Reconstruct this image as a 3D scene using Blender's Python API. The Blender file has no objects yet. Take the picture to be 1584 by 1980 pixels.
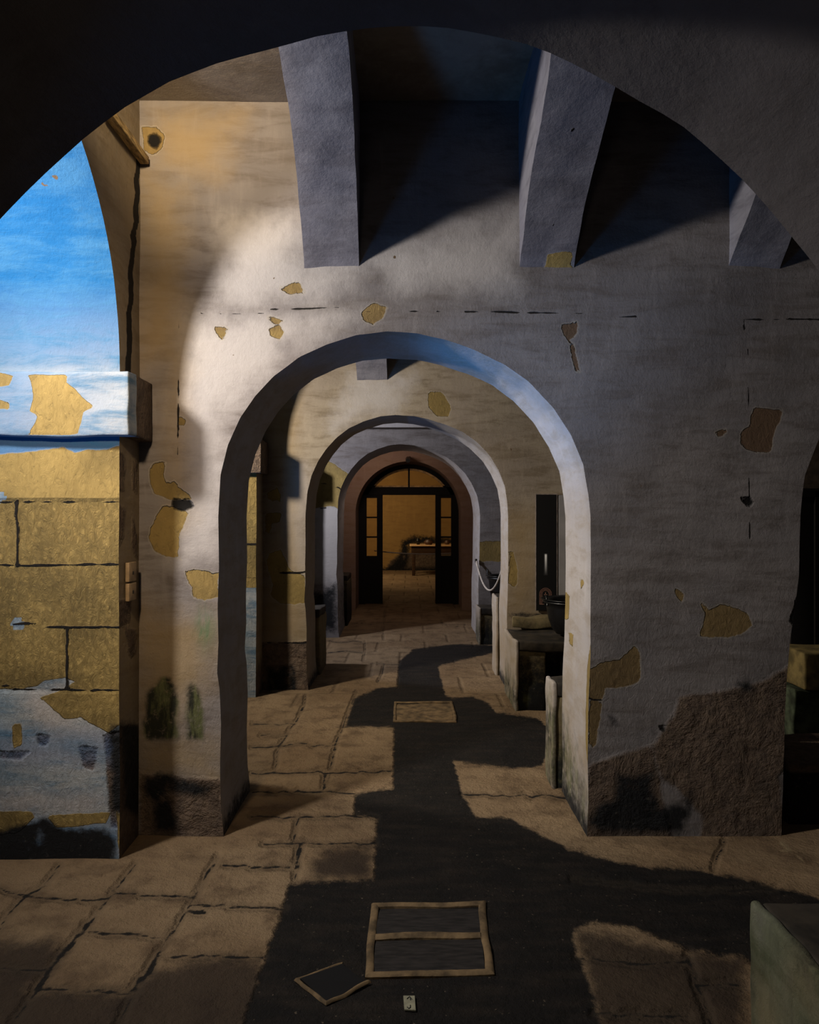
import bpy, math, random
import numpy as np
from mathutils.geometry import delaunay_2d_cdt
from mathutils import Vector
random.seed(7); RNG = np.random.RandomState(11)
S = bpy.context.scene; C = S.collection
# ------------------------------------------------------------ camera facts
F, CX, CY, H = 1430.0, 793.0, 994.0, 1.5
def unp(x, y, Y): return ((x-CX)/F*Y, Y, H+(CY-y)/F*Y)
def flo(x, y):
    Y = H*F/(y-CY); return ((x-CX)/F*Y, Y)
Y1, Y1B, Y2, Y2B, Y3, Y3B, Y4, Y4B = 3.44, 4.01, 6.30, 6.88, 8.98, 9.9, 11.54, 12.42
YN, YNB = 1.29, 0.62
XL = -1.26; ZC = 3.42; XR = 3.6
# ------------------------------------------------------------ helpers
def lin(r, g, b):
    return tuple(((c/255)/12.92 if c/255 <= .04045 else ((c/255+.055)/1.055)**2.4) for c in (r, g, b))+(1,)
def wob(P, amp=.006, fr=6.0, seed=0):
    rs = np.random.RandomState(100+seed); D = np.zeros_like(P)
    for k in range(14):
        f = fr*(1.6**(k % 5)); d = rs.normal(size=3); d /= np.linalg.norm(d)
        ph = rs.rand()*6.28; v = rs.normal(size=3)
        D += np.sin(P@d*f+ph)[:, None]*v[None, :]*(fr/f)**.8
    return P+D*amp*.4
def obj(name, V, Fc, mat, parent=None, attrs=None, smooth=True, kind=None, label=None):
    me = bpy.data.meshes.new(name)
    V = np.asarray(V, dtype=float)
    me.from_pydata(V.tolist(), [], [tuple(map(int, f)) for f in Fc]); me.update()
    if attrs:
        for k, a in attrs.items():
            at = me.attributes.new(k, 'FLOAT', 'POINT'); at.data.foreach_set('value', np.ascontiguousarray(a, dtype=np.float32))
    if smooth: me.polygons.foreach_set('use_smooth', [True]*len(me.polygons))
    me.materials.append(mat)
    o = bpy.data.objects.new(name, me); C.objects.link(o)
    if parent: o.parent = parent
    if kind: o['kind'] = kind
    if label: o['label'] = label
    return o
def empty(name, loc=(0, 0, 0)):
    o = bpy.data.objects.new(name, None); o.location = loc; C.objects.link(o); return o
def tag(o, label, cat, group=None):
    o['label'] = label; o['category'] = cat
    if group: o['group'] = group
    return o
class MB:
    def __init__(s): s.V = []; s.F = []; s.n = 0
    def add(s, V, Fc):
        V = np.asarray(V, dtype=float); s.V.append(V); s.F += [tuple(i+s.n for i in f) for f in Fc]; s.n += len(V); return s
    def box(s, x0, x1, y0, y1, z0, z1):
        V = [(x0,y0,z0),(x1,y0,z0),(x1,y1,z0),(x0,y1,z0),(x0,y0,z1),(x1,y0,z1),(x1,y1,z1),(x0,y1,z1)]
        return s.add(V, [(0,3,2,1),(4,5,6,7),(0,1,5,4),(1,2,6,5),(2,3,7,6),(3,0,4,7)])
    def grid(s, P):                      # P: a x b x 3
        a, b = P.shape[:2]
        return s.add(P.reshape(-1, 3), [(i*b+j, (i+1)*b+j, (i+1)*b+j+1, i*b+j+1) for i in range(a-1) for j in range(b-1)])
    def rbox(s, x0, x1, y0, y1, z0, z1, r=.01, st=.03):
        lo = np.array([x0, y0, z0]); hi = np.array([x1, y1, z1]); r = min(r, (hi-lo).min()/2.01)
        for ax in range(3):
            u, v = (ax+1) % 3, (ax+2) % 3
            def ticks(a0, a1):
                n = max(1, int((a1-a0-2*r)/st)); return np.concatenate([[a0, a0+r*.3], np.linspace(a0+r, a1-r, n+1), [a1-r*.3, a1]])
            U, W = ticks(lo[u], hi[u]), ticks(lo[v], hi[v])
            for sd in (0, 1):
                G = np.zeros((len(U), len(W), 3)); G[..., u] = U[:, None]; G[..., v] = W[None, :]; G[..., ax] = hi[ax] if sd else lo[ax]
                c = np.clip(G, lo+r, hi-r); d = G-c; n = np.linalg.norm(d, axis=2, keepdims=True); G = c+d/np.maximum(n, 1e-9)*r
                if not sd: G = G[::-1]
                s.grid(G)
        return s
    def lathe(s, prof, cx, cy, z0=0, n=40):
        A = np.linspace(0, 2*math.pi, n+1)
        G = np.zeros((len(prof), n+1, 3))
        for i, (r, z) in enumerate(prof):
            G[i, :, 0] = cx+r*np.cos(A); G[i, :, 1] = cy+r*np.sin(A); G[i, :, 2] = z0+z
        return s.grid(np.ascontiguousarray(G.transpose(1, 0, 2)))
    def tube(s, pts, r, n=10):
        pts = [np.array(p, dtype=float) for p in pts]; G = []
        up = np.array([0, 0, 1.0])
        for i, p in enumerate(pts):
            t = pts[min(i+1, len(pts)-1)]-pts[max(i-1, 0)]; t /= np.linalg.norm(t)
            a = np.cross(t, up if abs(t[2]) < .9 else np.array([1., 0, 0])); a /= np.linalg.norm(a); b = np.cross(t, a)
            G.append([p+r*(math.cos(q)*a+math.sin(q)*b) for q in np.linspace(0, 2*math.pi, n+1)])
        s.grid(np.array(G)); 
        for row in (G[0], G[-1]): s.add(row[:-1], [tuple(range(n))])
        return s
    def prism(s, poly, y0, y1):          # poly in (x,z), extruded along y
        n = len(poly); V = [(x, y0, z) for x, z in poly]+[(x, y1, z) for x, z in poly]
        return s.add(V, [tuple(range(n)), tuple(range(2*n-1, n-1, -1))]+[(i, (i+1) % n, n+(i+1) % n, n+i) for i in range(n)])
    def arc(s, cx, cz, r0, r1, a0, a1, y0, y1, n=28):
        A = np.linspace(a0, a1, n+1)
        for (ra, rb, ya, yb) in ((r0, r1, y0, y0), (r1, r1, y0, y1), (r1, r0, y1, y1), (r0, r0, y1, y0)):
            G = np.zeros((n+1, 2, 3))
            G[:, 0] = np.stack([cx+ra*np.cos(A), np.full(n+1, ya), cz+ra*np.sin(A)], 1)
            G[:, 1] = np.stack([cx+rb*np.cos(A), np.full(n+1, yb), cz+rb*np.sin(A)], 1)
            s.grid(G)
        return s
    def build(s, name, mat, parent=None, w=0, fr=8, seed=0, at=None, **k):
        V = np.concatenate(s.V)
        A = at(V) if at else None
        if w: V = wob(V, w, fr, seed)
        if parent is not None and parent.type == 'EMPTY': V = V-np.array(parent.location)
        return obj(name, V, s.F, mat, parent, A, **k)
# ------------------------------------------------------------ masks traced on surfaces
def project(P):
    Yd = np.maximum(P[:, 1], .05)
    return np.stack([CX+P[:, 0]*F/Yd, CY-(P[:, 2]-H)*F/Yd], 1)
def seg_dist(Q, A, B):
    d = B-A; L = max((d**2).sum(), 1e-9); t = np.clip(((Q-A)@d)/L, 0, 1); return np.linalg.norm(Q-(A+t[:, None]*d), axis=1)
def sdf(Q, poly):
    P = np.array(poly, dtype=float); n = len(P); D = np.full(len(Q), 1e9); ins = np.zeros(len(Q), bool)
    for i in range(n):
        A, B = P[i], P[(i+1) % n]; D = np.minimum(D, seg_dist(Q, A, B))
        c = (A[1] > Q[:, 1]) != (B[1] > Q[:, 1]); xi = A[0]+(Q[:, 1]-A[1])*(B[0]-A[0])/((B[1]-A[1]) or 1e-9)
        ins ^= c & (Q[:, 0] < xi)
    return np.where(ins, D, -D)
def polys(P, Q, ps, rad=.08):
    m = np.zeros(len(P)); sc = P[:, 1]/F
    for p in ps: m = np.maximum(m, np.clip(.5+sdf(Q, p)*sc/(2*rad), 0, 1))
    return m
def wig(l, a=1.6, st=14):
    rs = np.random.RandomState(int(abs(l[0][0]*7+l[0][1]*3)) % 9999); out = [l[0]]
    for p, q in zip(l[:-1], l[1:]):
        n = max(1, int(math.hypot(q[0]-p[0], q[1]-p[1])/st))
        for k in range(1, n+1): out.append((p[0]+(q[0]-p[0])*k/n+(rs.randn()*a if k < n else 0), p[1]+(q[1]-p[1])*k/n+(rs.randn()*a if k < n else 0)))
    return out
def lines(P, Q, ls, w=.0, rad=.05):
    m = np.zeros(len(P)); sc = P[:, 1]/F
    for l in ls:
        l = wig(l)
        D = np.full(len(P), 1e9)
        for a, b in zip(l[:-1], l[1:]): D = np.minimum(D, seg_dist(Q, np.array(a, float), np.array(b, float)))
        m = np.maximum(m, np.clip(1-(D*sc-w)/rad, 0, 1))
    return m
def T(pts, s, ox, oy): return [(x/s+ox, y/s+oy) for x, y in pts]
# ------------------------------------------------------------ material kit
class NT:
    def __init__(s, name):
        s.m = bpy.data.materials.new(name); s.m.use_nodes = True; s.t = s.m.node_tree; s.t.nodes.clear()
        s.o = s.t.nodes.new('ShaderNodeOutputMaterial'); s.b = s.t.nodes.new('ShaderNodeBsdfPrincipled')
        s.t.links.new(s.b.outputs[0], s.o.inputs[0]); s.pos = s.t.nodes.new('ShaderNodeTexCoord').outputs['Object']
    def put(s, inp, v):
        if isinstance(v, bpy.types.NodeSocket): s.t.links.new(v, inp)
        else: inp.default_value = v
    def math(s, op, a, b=0., c=0., clamp=False):
        n = s.t.nodes.new('ShaderNodeMath'); n.operation = op; n.use_clamp = clamp
        s.put(n.inputs[0], a); s.put(n.inputs[1], b); s.put(n.inputs[2], c); return n.outputs[0]
    def noise(s, scale, detail=4., rough=.55, stretch=None, dist=0.):
        n = s.t.nodes.new('ShaderNodeTexNoise'); n.inputs['Scale'].default_value = scale; n.inputs['Detail'].default_value = detail
        n.inputs['Roughness'].default_value = rough; n.inputs['Distortion'].default_value = dist
        p = s.pos
        if stretch:
            mp = s.t.nodes.new('ShaderNodeMapping'); mp.inputs['Scale'].default_value = stretch; s.t.links.new(p, mp.inputs[0]); p = mp.outputs[0]
        s.t.links.new(p, n.inputs['Vector']); return n.outputs[0]
    def voro(s, scale, stretch=None, feat='F1'):
        n = s.t.nodes.new('ShaderNodeTexVoronoi'); n.feature = feat; n.inputs['Scale'].default_value = scale
        p = s.pos
        if stretch:
            mp = s.t.nodes.new('ShaderNodeMapping'); mp.inputs['Scale'].default_value = stretch; s.t.links.new(p, mp.inputs[0]); p = mp.outputs[0]
        s.t.links.new(p, n.inputs['Vector']); return n.outputs[0]
    def ramp(s, v, a, b):
        n = s.t.nodes.new('ShaderNodeMapRange'); n.interpolation_type = 'SMOOTHSTEP'
        s.put(n.inputs['Value'], v); n.inputs['From Min'].default_value = a; n.inputs['From Max'].default_value = b; return n.outputs[0]
    def attr(s, name):
        n = s.t.nodes.new('ShaderNodeAttribute'); n.attribute_name = name; return n.outputs['Fac']
    def mix(s, f, a, b, mode='MIX'):
        n = s.t.nodes.new('ShaderNodeMix'); n.data_type = 'RGBA'; n.blend_type = mode
        s.put(n.inputs[0], f); s.put(n.inputs[6], a); s.put(n.inputs[7], b); return n.outputs[2]
    def mask(s, name, nz, amp=.3, soft=.02, at=.5):
        v = s.math('ADD', s.attr(name), s.math('MULTIPLY', s.math('SUBTRACT', nz, .5), amp)); return s.ramp(v, at-soft, at+soft)
    def bump(s, h, strength, dist=.01, normal=None):
        n = s.t.nodes.new('ShaderNodeBump'); n.inputs['Strength'].default_value = strength; n.inputs['Distance'].default_value = dist
        s.put(n.inputs['Height'], h)
        if normal: s.t.links.new(normal, n.inputs['Normal'])
        return n.outputs[0]
def masonry(name, A, B, Cc, stone=(192, 164, 98), rough=.9, mott=1.0, spec=.25, chips=True, K=.42):
    t = NT(name); big = t.noise(1.3, 3); mid = t.noise(5, 6, .65); fine = t.noise(38, 5, .7)
    brush = t.noise(3.2, 6, .7, (1, 1, 4.5), .4); vert = t.noise(4, 6, .65, (3.2, 3.2, .8), .3)
    edge = t.noise(14, 5, .7); mott1 = t.noise(22, 6, .75)
    c = t.mix(t.ramp(big, .35, .65), lin(*A), lin(*B)); c = t.mix(t.math('MULTIPLY', t.ramp(brush, .42, .68), .8*mott), c, lin(*Cc))
    c = t.mix(t.math('MULTIPLY', t.ramp(vert, .5, .75), .35*mott), c, lin(*[min(255, q*1.12) for q in A]))
    c = t.mix(t.math('MULTIPLY', t.ramp(mid, .55, .8), .25*mott), c, lin(*[q*.72 for q in B]))
    c = t.mix(t.math('MULTIPLY', t.mask('white', mid, 1.1, .35), .85), c, lin(222, 216, 212))
    c = t.mix(t.math('MULTIPLY', t.mask('ochre', mid, .7, .4), .75), c, lin(186, 160, 116))
    mdirt = t.mask('dirt', edge, .3, .08); c = t.mix(mdirt, c, t.mix(t.ramp(mott1, .3, .7), lin(104, 88, 76), lin(146, 124, 104)))
    c = t.mix(t.attr('blue'), c, t.mix(t.ramp(brush, .35, .7), lin(8, 112, 180), lin(66, 136, 190)))
    c = t.mix(t.math('MULTIPLY', t.attr('teal'), t.ramp(vert, .3, .6)), c, lin(70, 140, 90))
    c = t.mix(t.math('MULTIPLY', t.mask('moss', edge, .3, .1), t.ramp(mott1, .25, .5)), c, t.mix(t.ramp(vert, .45, .6), lin(46, 48, 34), lin(112, 116, 74)))
    if chips:
        ch = t.ramp(t.noise(9, 3, .6), .735, .75); c = t.mix(ch, c, lin(120, 98, 74))
    ms = t.mask('stone', edge, .22, .012)
    chis = t.noise(26, 6, .75, (1.4, 1.4, .8), 1.2); pores = t.voro(34, (1, 1, .7))
    sc = t.mix(t.ramp(t.noise(3, 3), .35, .65), lin(*stone), lin(*[q*.82 for q in stone])); sc = t.mix(t.math('MULTIPLY', t.ramp(chis, .48, .3), .5), sc, lin(*[q*.5 for q in stone]))
    sc = t.mix(t.ramp(fine, .62, .72), sc, lin(*[min(255, q*1.15+6) for q in stone]))
    sc = t.mix(t.attr('brown'), sc, lin(124, 98, 74))
    rim = t.math('SUBTRACT', t.mask('stone', edge, .22, .012, .46), ms)
    c = t.mix(t.math('MULTIPLY', rim, .35), c, lin(205, 195, 175)); c = t.mix(ms, c, sc)
    c = t.mix(t.math('MULTIPLY', t.mask('mold', mott1, .55, .15), t.ramp(mid, .2, .45)), c, t.mix(t.ramp(fine, .6, .72), lin(26, 27, 30), lin(96, 92, 84)))
    jm = t.ramp(t.math('ADD', t.attr('joint'), t.math('MULTIPLY', t.math('SUBTRACT', edge, .5), .35)), .78, .86)
    c = t.mix(jm, c, lin(30, 24, 18)); hm = t.mask('hole', edge, .2, .04); c = t.mix(hm, c, lin(16, 12, 8))
    # relief
    hp = t.math('ADD', t.math('MULTIPLY', brush, .25), t.math('MULTIPLY', fine, .12))
    hp = t.math('ADD', hp, t.math('MULTIPLY', mott1, .28))
    hs = t.math('ADD', t.math('MULTIPLY', chis, 1.9), t.math('MULTIPLY', pores, .5))
    rs = t.attr('chisel'); hp = t.math('ADD', hp, t.math('MULTIPLY', t.math('MULTIPLY', chis, rs), 1.6)); hs = t.math('MULTIPLY', hs, t.math('ADD', .2, rs)); hs = t.math('ADD', hs, -.9)
    hd = t.math('MULTIPLY', t.math('MULTIPLY', t.ramp(t.noise(7, 6, .7, None, .3), .3, .7), mdirt), 1.6)
    h = t.math('ADD', hp, hd); mm = t.t.nodes.new('ShaderNodeMix'); t.put(mm.inputs[0], ms); t.put(mm.inputs[2], h); t.put(mm.inputs[3], hs)
    h = t.math('SUBTRACT', mm.outputs[0], t.math('MULTIPLY', jm, 1.2)); h = t.math('SUBTRACT', h, t.math('MULTIPLY', hm, 2.))
    c = t.mix(1., c, (K, K, K, 1), 'MULTIPLY')
    t.put(t.b.inputs['Base Color'], c); t.b.inputs['Roughness'].default_value = rough; t.b.inputs['Specular IOR Level'].default_value = spec
    t.put(t.b.inputs['Normal'], t.bump(h, .9, .012)); return t.m
def simple(name, col, rough=.5, metal=0., var=.25, sc=20., bump=.0, spec=.5, stretch=None):
    t = NT(name); n = t.noise(sc, 5, .6, stretch); c = t.mix(t.ramp(n, .3, .7), lin(*[q*(1-var) for q in col]), lin(*[min(255, q*(1+var*.5)) for q in col]))
    t.put(t.b.inputs['Base Color'], c); t.b.inputs['Roughness'].default_value = rough; t.b.inputs['Metallic'].default_value = metal
    t.b.inputs['Specular IOR Level'].default_value = spec
    if bump: t.put(t.b.inputs['Normal'], t.bump(n, bump, .01))
    return t.m
M_wall = masonry('lime_plaster_grey', (168, 160, 157), (146, 140, 140), (124, 114, 108), K=.38)
M_wall2 = masonry('lime_plaster_warm', (190, 176, 154), (172, 158, 142), (142, 126, 104))
M_jamb = masonry('flaking_pale_plaster', (172, 190, 204), (212, 214, 212), (112, 146, 174), K=.40, mott=1.25)
M_rib = masonry('rib_plaster', (168, 165, 172), (150, 148, 160), (128, 124, 132))
M_pink = masonry('salmon_plaster', (190, 160, 138), (182, 152, 136), (172, 138, 112))
M_rev = masonry('reveal_plaster', (214, 208, 206), (204, 200, 202), (188, 178, 168), chips=False)
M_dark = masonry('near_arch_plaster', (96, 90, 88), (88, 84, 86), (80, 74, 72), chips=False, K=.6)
M_bench = masonry('bench_masonry', (140, 128, 92), (120, 112, 84), (96, 86, 60), stone=(150, 124, 72), chips=False)
M_far = masonry('far_room_plaster', (200, 160, 96), (190, 150, 90), (180, 140, 84), chips=False)
def floor_mat():
    t = NT('worn_stone_floor'); big = t.noise(1.1, 3); mid = t.noise(6, 6, .65); fine = t.noise(45, 5, .75); edge = t.noise(16, 5, .7); grit = t.noise(20, 6, .8)
    c = t.mix(t.ramp(big, .35, .65), lin(176, 152, 122), lin(150, 126, 98)); c = t.mix(t.math('MULTIPLY', t.ramp(mid, .45, .7), .7), c, lin(104, 84, 64))
    c = t.mix(t.math('MULTIPLY', t.ramp(grit, .6, .7), .4), c, lin(196, 176, 148))
    c = t.mix(t.math('MULTIPLY', t.mask('stain_shade', edge, .5, .18), .85), c, lin(50, 40, 34))
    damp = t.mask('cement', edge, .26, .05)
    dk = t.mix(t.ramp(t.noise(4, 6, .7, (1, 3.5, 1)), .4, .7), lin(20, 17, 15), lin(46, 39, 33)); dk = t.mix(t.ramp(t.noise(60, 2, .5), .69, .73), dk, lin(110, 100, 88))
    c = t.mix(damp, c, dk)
    jm = t.ramp(t.math('ADD', t.attr('joint'), t.math('MULTIPLY', t.math('SUBTRACT', edge, .5), .5)), .86, .97)
    js = t.ramp(t.math('ADD', t.attr('joint'), t.math('MULTIPLY', t.math('SUBTRACT', edge, .5), .6)), .35, .8)
    c = t.mix(t.math('MULTIPLY', js, .22), c, lin(84, 74, 60)); c = t.mix(jm, c, lin(30, 26, 22)); c = t.mix(t.ramp(t.attr('pale'), .8, .9), c, lin(176, 156, 124))
    h = t.math('ADD', t.math('MULTIPLY', mid, 1.5), t.math('MULTIPLY', grit, .9)); h = t.math('ADD', h, t.math('MULTIPLY', fine, .15))
    h = t.math('SUBTRACT', h, t.math('MULTIPLY', js, .55)); h = t.math('SUBTRACT', h, t.math('MULTIPLY', damp, .5))
    c = t.mix(1., c, (.49, .47, .43, 1), 'MULTIPLY')
    t.put(t.b.inputs['Base Color'], c); t.b.inputs['Roughness'].default_value = .8; t.b.inputs['Specular IOR Level'].default_value = .2
    t.put(t.b.inputs['Normal'], t.bump(h, 1., .02)); return t.m
M_floor = floor_mat()
M_iron = simple('cast_iron', (20, 20, 21), .38, .3, .3, 60, .1)
M_wood = simple('dark_timber', (16, 13, 11), .7, 0, .4, 12, .2, .2, (1, 1, 8))
M_tan = simple('weathered_wood', (150, 126, 84), .8, 0, .35, 18, .4, .2, (6, 1, 6))
M_rope = simple('pale_rope', (190, 180, 168), .9, 0, .3, 120, .5)
M_black = simple('black_panel', (5, 5, 6), .6, 0, .1, 5, 0, .25)
M_greyp = simple('grey_board', (122, 120, 120), .7, 0, .1, 4)
M_edge = simple('panel_edge', (112, 102, 96), .6)
M_logo = simple('logo_ink', (128, 92, 78), .7, 0, .05)
M_plast = simple('aged_plastic', (150, 128, 98), .55, 0, .15, 30)
M_frame = simple('hatch_stone_rim', (92, 76, 54), .85, 0, .35, 14, .7, .2)
M_lid = simple('hatch_dark_lid', (34, 31, 29), .8, 0, .4, 14, .5, .2, (1, 5, 1))
M_paper = simple('grubby_paper', (118, 116, 96), .9, 0, .15, 30)
M_ink = simple('black_ink', (12, 12, 12), .8, 0, .1)
M_yblock = simple('ochre_block', (112, 98, 62), .85, 0, .3, 12, .5, .2)
M_gblock = simple('mossy_block', (66, 74, 58), .85, 0, .45, 10, .6, .2)
M_top = simple('sooty_bench_top', (40, 35, 28), .8, 0, .5, 9, .5, .25)
M_cer = simple('brown_pottery', (74, 48, 32), .5, 0, .3, 20)
M_table = simple('table_wood', (60, 40, 24), .5, 0, .3, 14, .1, .4, (1, 8, 8))
M_tabtop = simple('pale_table_top', (206, 168, 120), .5, 0, .1, 14)
gl = NT('pane_glass'); gl.b.inputs['Base Color'].default_value = (.9, .85, .78, 1); gl.b.inputs['Roughness'].default_value = .12
gl.b.inputs['Transmission Weight'].default_value = 1.; gl.b.inputs['IOR'].default_value = 1.05; M_glass = gl.m
# ------------------------------------------------------------ arch walls
def resample(pl, st):
    pl = np.array(pl, dtype=float); d = np.linalg.norm(np.diff(pl, axis=0), axis=1); s = np.concatenate([[0], np.cumsum(d)])
    n = max(2, int(s[-1]/st)); q = np.linspace(0, s[-1], n+1); return np.stack([np.interp(q, s, pl[:, 0]), np.interp(q, s, pl[:, 1])], 1)
def cdt_face(outline, st):
    O = np.array(outline); lo, hi = O.min(0), O.max(0)
    gx = np.arange(lo[0]+st/2, hi[0], st); gz = np.arange(lo[1]+st/2, hi[1], st)
    G = np.stack(np.meshgrid(gx, gz), -1).reshape(-1, 2); G = G[sdf(G, O) > st*.45]
    pts = [Vector(p) for p in O.tolist()]+[Vector(p) for p in G.tolist()]; n = len(O)
    r = delaunay_2d_cdt(pts, [(i, (i+1) % n) for i in range(n)], [], 1, 1e-6)
    return np.array([tuple(v) for v in r[0]]), r[2]
def arch_wall(name, profs, u0, u1, zt, v0, v1, mat, rmat, axis='Y', st=.03, bst=.12, rst=.03, attr=None, w=.005, soff=None, label=None):
    """profs: arch openings left foot -> over -> right foot, in (u,z). v0 = seen face, v1 = far face"""
    RP = [resample(p, st*.9) for p in profs]
    out = [(u0, 0)]
    ol = [(u0, 0), (u0, zt), (u1, zt), (u1, 0)]
    for p in RP[::-1]: ol += [tuple(q) for q in p[::-1]]
    P = np.array(ol)
    # densify long straight edges
    D = []
    for i in range(len(P)):
        a, b = P[i], P[(i+1) % len(P)]; n = max(1, int(np.linalg.norm(b-a)/(st*3)))
        for k in range(n): D.append(a+(b-a)*k/n)
    ol = D[::-1]
    def lift(Q, v):
        R = np.zeros((len(Q), 3))
        if axis == 'Y': R[:, 0] = Q[:, 0]; R[:, 1] = v; R[:, 2] = Q[:, 1]
        else: R[:, 0] = v; R[:, 1] = Q[:, 0]; R[:, 2] = Q[:, 1]
        return R
    objs = []
    for k, (v, s_) in enumerate(((v0, st), (v1, bst))):
        Q, Fc = cdt_face(ol, s_)
        if k == 1: Fc = [tuple(reversed(f)) for f in Fc]
        V = lift(Q, v); m = MB(); m.add(V, Fc); objs.append(m)
    rev = MB()
    for p in RP:
        nv = max(2, int(abs(v1-v0)/rst)); VV = np.linspace(v0, v1, nv+1)
        G = np.stack([lift(p, v) for v in VV], 1); rev.grid(G)
    # one object per wall with two material slots
    m = MB(); parts = []
    for q, kind in ((objs[0], 'front'), (objs[1], 'back'), (rev, 'reveal')):
        a = len(m.F); V = np.concatenate(q.V); m.add(V, q.F); parts.append((kind, len(V), len(m.F)-a))
    V = np.concatenate(m.V); A = {}
    if attr:
        i = 0
        for kind, nv, nf in parts:
            d = attr(V[i:i+nv], kind)
            for k_, a_ in d.items(): A.setdefault(k_, np.zeros(len(V)))[i:i+nv] = a_
            i += nv
    V = wob(V, w, 5, 3); V[:, 2] = np.where(V[:, 2] < .02, V[:, 2]-.02, V[:, 2])
    o = obj(name, V, m.F, mat, None, A, True, 'structure', label)
    o.data.materials.append(rmat); idx = np.zeros(len(m.F), dtype=np.int32); idx[parts[0][2]+parts[1][2]:] = 1
    o.data.polygons.foreach_set('material_index', idx); return o
px1 = [(434,1620),(428,1560),(426,1480),(427,1400),(424,1330),(420,1300),(424,1240),(423,1170),(425,1100),(424,1000),(429,917),(443,860),(467,807),(496,764),(530,726),(577,690),(630,666),(688,648),(745,642),(808,646),(861,658),(918,678),(976,704),(1024,738),(1072,788),(1105,841),(1129,898),(1139,956),(1143,1000),(1143,1100),(1142,1200),(1141,1270),(1137,1350),(1137,1450),(1139,1550),(1136,1620)]
prof1 = [((x-CX)*Y1/F, H+(CY-y)*Y1/F) for x, y in px1]; prof1[0] = (prof1[0][0], 0); prof1[-1] = (prof1[-1][0], 0)
pxn = [(-180,2640),(-180,1800),(-180,1000),(-172,820),(-150,680),(-110,570),(-60,480),(0,415),(60,355),(100,318),(160,265),(230,212),(330,155),(430,118),(540,90),(620,71),(700,62),(780,58),(850,60),(920,72),(1000,88),(1060,109),(1120,135),(1184,165),(1240,193),(1300,222),(1330,242),(1380,285),(1450,350),(1500,405),(1540,455),(1584,512),(1640,600),(1700,720),(1735,850),(1745,1000),(1745,2640)]
profn = [((x-CX)*YN/F, max(0, H+(CY-y)*YN/F)) for x, y in pxn]; profn[0] = (profn[0][0], 0); profn[-1] = (profn[-1][0], 0)
profR = [(1.735,0),(1.75,.6),(1.765,.9),(1.80,1.2),(1.81,1.5),(1.83,1.68),(1.90,1.85)]+[(2.67+.84*math.cos(a), 1.5+.84*math.sin(a)) for a in np.linspace(2.55, 0, 20)]+[(3.51,0)]
def prof_c(cx, r, zs, top): return [(cx-r, 0)]+[(cx+r*math.cos(a), zs+(top-zs)*math.sin(a)) for a in np.linspace(math.pi, 0, 36)]+[(cx+r, 0)]
# ---- wall 1 marks
s5 = lambda p: T(p, 3.3, 0, 680); s4 = lambda p: T(p, 2.2, 0, 0); s8 = lambda p: T(p, 3.96, 220, 1180); sR = lambda p: T(p, 3.0, 1120, 580); sB = lambda p: T(p, 2.538, 1080, 1200)
W1_stone = [s5([(960,760),(990,715),(1060,710),(1050,800),(1070,860),(1130,815),(1145,870),(1200,900),(1230,940),(1110,945),(985,915),(960,830)]),
 s5([(1050,985),(1215,1020),(1190,1080),(1145,1160),(1140,1290),(1165,1325),(1060,1300),(990,1270),(955,1190),(965,1125),(1000,1050)]),
 s5([(1185,1400),(1240,1393),(1310,1400),(1370,1420),(1400,1410),(1400,1560),(1320,1580),(1240,1560),(1235,1500),(1205,1470)]),
 s5([(1145,415),(1190,430),(1185,470),(1140,465)]), s4([(915,1385),(972,1388),(955,1447),(930,1425)]), s4([(1148,1395),(1185,1382),(1208,1410),(1190,1442),(1155,1425)]),
 s4([(1143,1340),(1203,1360),(1170,1374)]), [(697,606),(718,587),(747,596),(739,616),(718,630),(700,619)], s4([(1190,1222),(1270,1198),(1300,1245),(1230,1248)]),
 [(1088,626),(1118,620),(1119,642),(1102,658),(1092,645)], [(1104,664),(1112,662),(1117,690),(1124,718),(1116,715),(1108,688)],
 sR([(1010,630),(1170,645),(1165,700),(1130,750),(1105,885),(1000,880),(930,850),(930,770),(985,740),(990,680)]),
 sR([(700,1755),(745,1800),(830,1770),(900,1790),(970,1820),(1000,1890),(940,1940),(860,1960),(750,1965),(690,1950),(720,1890),(735,1830)]),
 sR([(560,1680),(605,1700),(600,1750),(570,1720)]), sR([(780,770),(850,745),(845,770),(800,795)]),
 sB([(150,240),(200,210),(300,190),(380,120),(405,150),(400,300),(330,320),(230,330),(215,385),(150,390)]), sB([(150,385),(212,400),(185,600),(150,640)]),
 [(274,247),(300,247),(316,262),(312,285),(296,300),(276,294)]]
W1_hole = [s5([(1110,945),(1225,942),(1240,990),(1180,1020),(1110,1000)]), sR([(935,1150),(975,1140),(1005,1165),(985,1195),(950,1185)]), sR([(1265,1690),(1300,1690),(1300,1960),(1215,1860)]), [(1275,1405),(1288,1402),(1286,1416),(1276,1415)], [(284,262),(300,258),(310,272),(300,288),(286,280)]]
W1_moss = [s8([(250,620),(330,560),(370,505),(430,510),(475,600),(500,700),(480,830),(490,970),(400,990),(250,985),(215,900),(250,780)]), s8([(570,590),(600,540),(640,580),(670,650),(685,800),(690,980),(565,975),(560,750)])]
W1_mold = [s8([(240,1290),(400,1240),(600,1300),(760,1340),(700,1420),(420,1400),(520,1700),(320,1680),(310,1480),(240,1400)]),
 sB([(290,750),(380,770),(470,740),(460,820),(490,920),(600,900),(650,830),(650,900),(600,1030),(420,1040),(210,1040),(150,1000),(200,900),(280,880)]), sB([(870,310),(920,300),(960,345),(900,365)]),
 [(1180,1380),(1195,1400),(1190,1410),(1184,1400)]]
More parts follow.
